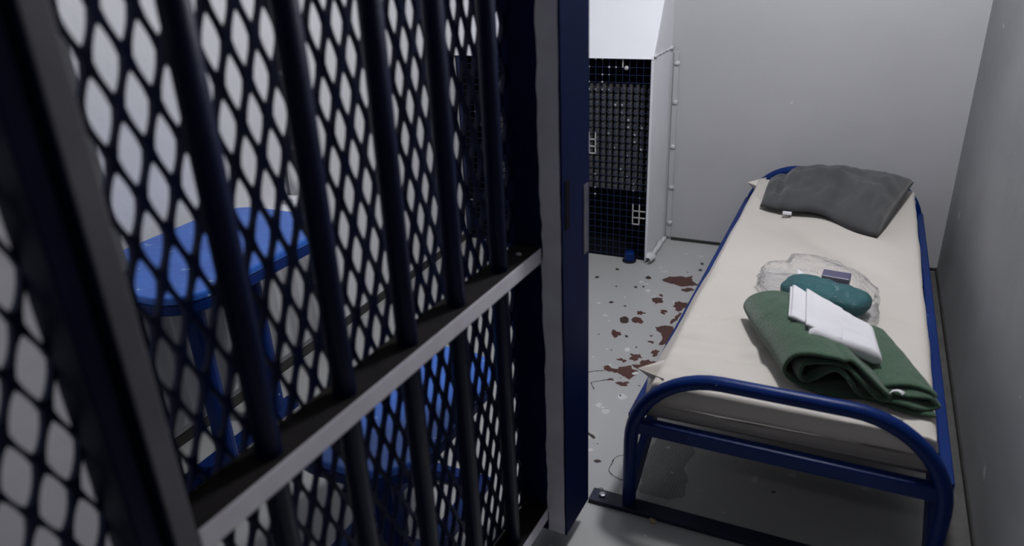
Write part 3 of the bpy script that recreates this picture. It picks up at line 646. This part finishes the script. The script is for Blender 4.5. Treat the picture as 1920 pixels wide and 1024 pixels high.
tag(po, 'charcoal grey crumpled pillow at the head of the bed', 'pillow')
tb = bx(-.245, -.21, 3.10, 3.115, MZ1 + .008, MZ1 + .018)
tl = sub('care_label', tb, M['paper'], po); tl['label'] = 'small white care label'

# ---------------------------------------------------------------- green blanket, rolled with a folded tail
B0 = Vector((-.082, 1.735, MZ1 + .006)); BD = Vector((-.155, .37, 0)); EXv = Vector((1, .03, 0))
PR = [(.335, .008), (.24, .006), (.10, .006), (.03, .010), (-.004, .040), (.010, .085), (.052, .112), (.10, .116), (.145, .100), (.185, .077), (.215, .062), (.232, .048), (.216, .037), (.185, .047), (.15, .068), (.112, .091), (.072, .092),
      (.038, .072), (.030, .045), (.055, .031), (.085, .048), (.11, .066), (.14, .053), (.165, .034), (.20, .023), (.26, .021), (.32, .023), (.344, .031), (.328, .041), (.27, .041), (.235, .044), (.225, .052), (.24, .058), (.29, .057), (.325, .054), (.338, .048)]
PRc = crom([(x, z, 0) for x, z in PR], 5)
bl = nb()
def blank(u, v):
    p = pick(PRc, u); s, z = p.x, p.y
    fr = max(0, 1 - v / .55) ** 1.5
    top_ = 1 if .22 < u < .80 else 0
    z2 = z * (1 - .16 * v * v) + top_ * fr * (.011 * math.sin(s * 46 + .9 + 1.5 * (u > .5))) * min(1, z / .04)
    tail = max(0, (s - .2) / .14)
    q = B0 + EXv * (s * (1.0 + .05 * v)) + BD * (v * 1.02)
    bd = BD.normalized()
    q += bd * ((.014 * math.sin(u * 15) + .010 * math.sin(s * 40 + u * 9)) * fr)
    q += bd * (-.03 * tail * fr * (1 - min(1, u * 4)) - .07 * tail * v * (1 - .3 * tail))
    q += EXv * (.010 * math.sin(v * 5 + 1) * (1 if s < .15 else 0) * .5)
    q.z = B0.z + max(0, z2 + .004 * fbm(s * 9, v * 4, u * 3) + .003 * fbm(s * 22, v * 9, u * 5) * top_)
    return q
sheet_grid(blank, len(PRc) - 1, 34, bl)
bo = obj('blanket', bl, M['blanket'], smooth=True)
tag(bo, 'dark green fleece blanket rolled up at the foot of the mattress', 'blanket')
mod(bo, 'SOLIDIFY', thickness=.0105, offset=0); mod(bo, 'SUBSURF', levels=1, render_levels=1)
cl = nb()
def lab(u, v): return Vector((.150 + .028 * u + .006 * v, 1.722 + .012 * v - .004 * u, .488 + .012 * math.sin(u * 2.8) * (1 - .5 * v) + .004 * v))
sheet_grid(lab, 8, 4, cl)
lo_ = sub('care_label', cl, M['sheet'], bo); mod(lo_, 'SOLIDIFY', thickness=.0012); lo_['label'] = 'small white care label'

# ---------------------------------------------------------------- folded white sheet on the blanket
A_, B_, C_, D_ = Vector((-.064, 2.059, .580)), Vector((.108, 1.941, .552)), Vector((.133, 1.815, .537)), Vector((-.045, 1.830, .574))
sh = nb()
def slab(bm, A, B, C, D, th, sag=0.0, seed=0.0, n=30):
    nrm = (B - A).cross(D - A).normalized()
    if nrm.z < 0: nrm = -nrm
    lu, lv = (B - A).length, (D - A).length
    r = th * .55
    def rnd(d): d = min(1, d / r); return math.sqrt(max(0, 1 - (1 - d) ** 2))
    def side(sg):
        def f(a, b):
            u, v = .5 - .5 * math.cos(PI * a), .5 - .5 * math.cos(PI * b)
            p = A.lerp(B, u).lerp(D.lerp(C, u), v)
            e = rnd(min(u, 1 - u) * lu) * rnd(min(v, 1 - v) * lv)
            w_ = (.0026 * fbm(p.x * 11, p.y * 11, seed) + .0012 * fbm(p.x * 40, p.y * 40, seed)) * e - .002 * gauss(v - .8 + .25 * u, .05) * e
            return p + nrm * ((th / 2) * e * sg - th / 2 + w_)
        return f
    sheet_grid(side(1), n, n, bm); sheet_grid(side(-1), n, n, bm)
    bmesh.ops.remove_doubles(bm, verts=bm.verts, dist=2e-5)
    return bm
def layer(dz, th, seed, grow=0.0, inset=0.0, shrink=0.0):
    d = Vector((0, 0, dz)); gl = (A_ - B_).normalized() * grow
    A, D = A_ + gl, D_ + gl + (A_ - D_) * inset; C = C_ + (D_ - C_).normalized() * shrink + (B_ - C_) * inset; B = B_ + (A_ - B_).normalized() * shrink
    return slab(nb(), A + d, B + d, C + d, D + d, th, 0, seed)
so = obj('folded_sheet', layer(0, .038, 1.0), M['sheet'], smooth=True)
tag(so, 'folded white cotton sheet lying on top of the green blanket', 'sheet')
for k, (g, ins, dz, th) in enumerate(((.014, .06, -.001, .009), (.062, .14, -.012, .013), (.070, .19, -.021, .010), (.064, .24, -.029, .010))):
    o = sub('fold', layer(dz, th, k + 2.0, g, ins, .10 if k == 0 else .03), M['sheet'], so, smooth=True)

# ---------------------------------------------------------------- clear bag with its contents
tw = nb()
def towel(u, v):
    a = 2 * PI * v; s = u * 2 - 1
    r = (1 - abs(s) ** 5) ** .40 if abs(s) < 1 else 0
    c = Vector((-.028 + .126 * s, 2.278 - .050 * s, MZ1 + .041))
    d = Vector((.93, -.36, 0)); pn = Vector((.36, .93, 0))
    cc, ss = math.cos(a), math.sin(a)
    sq = 1 / (abs(cc) ** 3.4 + abs(ss) ** 3.4) ** (1 / 3.4)
    return c + pn * (.072 * r * cc * sq) + Vector((0, 0, .033 * r * ss * sq + (.005 * fbm(u * 5, v * 5, 1) + .003 * math.sin(a * 2 + u * 3) - .004 * gauss(v - .30, .03)) * r))
sheet_grid(towel, 40, 28, tw); bmesh.ops.remove_doubles(tw, verts=tw.verts, dist=1e-5)
tag(obj('towel', tw, M['towel'], smooth=True), 'teal folded towel inside the clear plastic bag', 'towel')
sp = nb(); box(sp, -.042, .042, -.02, .02, -.016, .016)
spo = obj('soap_box', sp, M['soap'], bevel=.003); spo.location = (-.004, 2.385, MZ1 + .056); spo.rotation_euler = (math.radians(12), 0, math.radians(-6))
tag(spo, 'small dark violet box inside the clear bag behind the teal towel', 'box')
pp = sheet_grid(lambda u, v: Vector((-.125 + .075 * u, 2.385 + .055 * v, MZ1 + .035 + .014 * math.sin(u * 4 + v * 2))), 8, 6)
ppo = obj('paper_packet', pp, M['paper'], smooth=True); mod(ppo, 'SOLIDIFY', thickness=.004)
tag(ppo, 'white paper packet inside the left end of the clear bag', 'packet')
bg = nb(); bmesh.ops.create_icosphere(bg, subdivisions=5, radius=1)
for vv in bg.verts:
    c = vv.co.normalized(); a = math.atan2(c.y, c.x)
    rx, ry, rz = .184, .174, .098
    rx *= 1 + .10 * fbm(math.cos(a) * 1.5, math.sin(a) * 1.5, 3)
    k = 1 + .06 * fbm(c.x * 4, c.y * 4, c.z * 4) + .05 * abs(fbm(c.x * 9 + 3, c.y * 9, c.z * 9)) * (1.6 if c.x < -.3 else 1)
    z = abs(c.z) ** .62 * rz * k
    if c.z < 0: z = c.z * .014
    if c.x < -.45: z *= .62
    vv.co = Vector((-.057 + c.x * rx * k - .02 * c.y, 2.318 + c.y * ry * k - .16 * c.x * rx * 2 * .9, MZ1 + .020 + z))
bgo = obj('plastic_bag', bg, M['film'], smooth=True)
tag(bgo, 'crinkled clear plastic bag holding a teal towel on the mattress', 'bag')

# ---------------------------------------------------------------- flakes on the floor
def flake(x, y, r, m, label):
    b = nb(); pts = [(x + r * math.cos(a) * random.uniform(.7, 1.1), y + r * math.sin(a) * random.uniform(.7, 1.1)) for a in [k * PI / 4 for k in range(8)]]
    prism(b, pts, .0, .004)
    for vv in b.verts: vv.co.z += max(0, .006 * fbm(vv.co.x * 80, vv.co.y * 80)) if vv.co.z > .002 else 0
    tag(obj('paint_flake', b, m), label, 'flake')
flake(-.38, 1.612, .013, M['flake'], 'tan paint flake on floor in front of the bed foot plate')
flake(.345, 1.76, .016, M['plaster'], 'pale plaster flake on floor between right bed leg and wall')
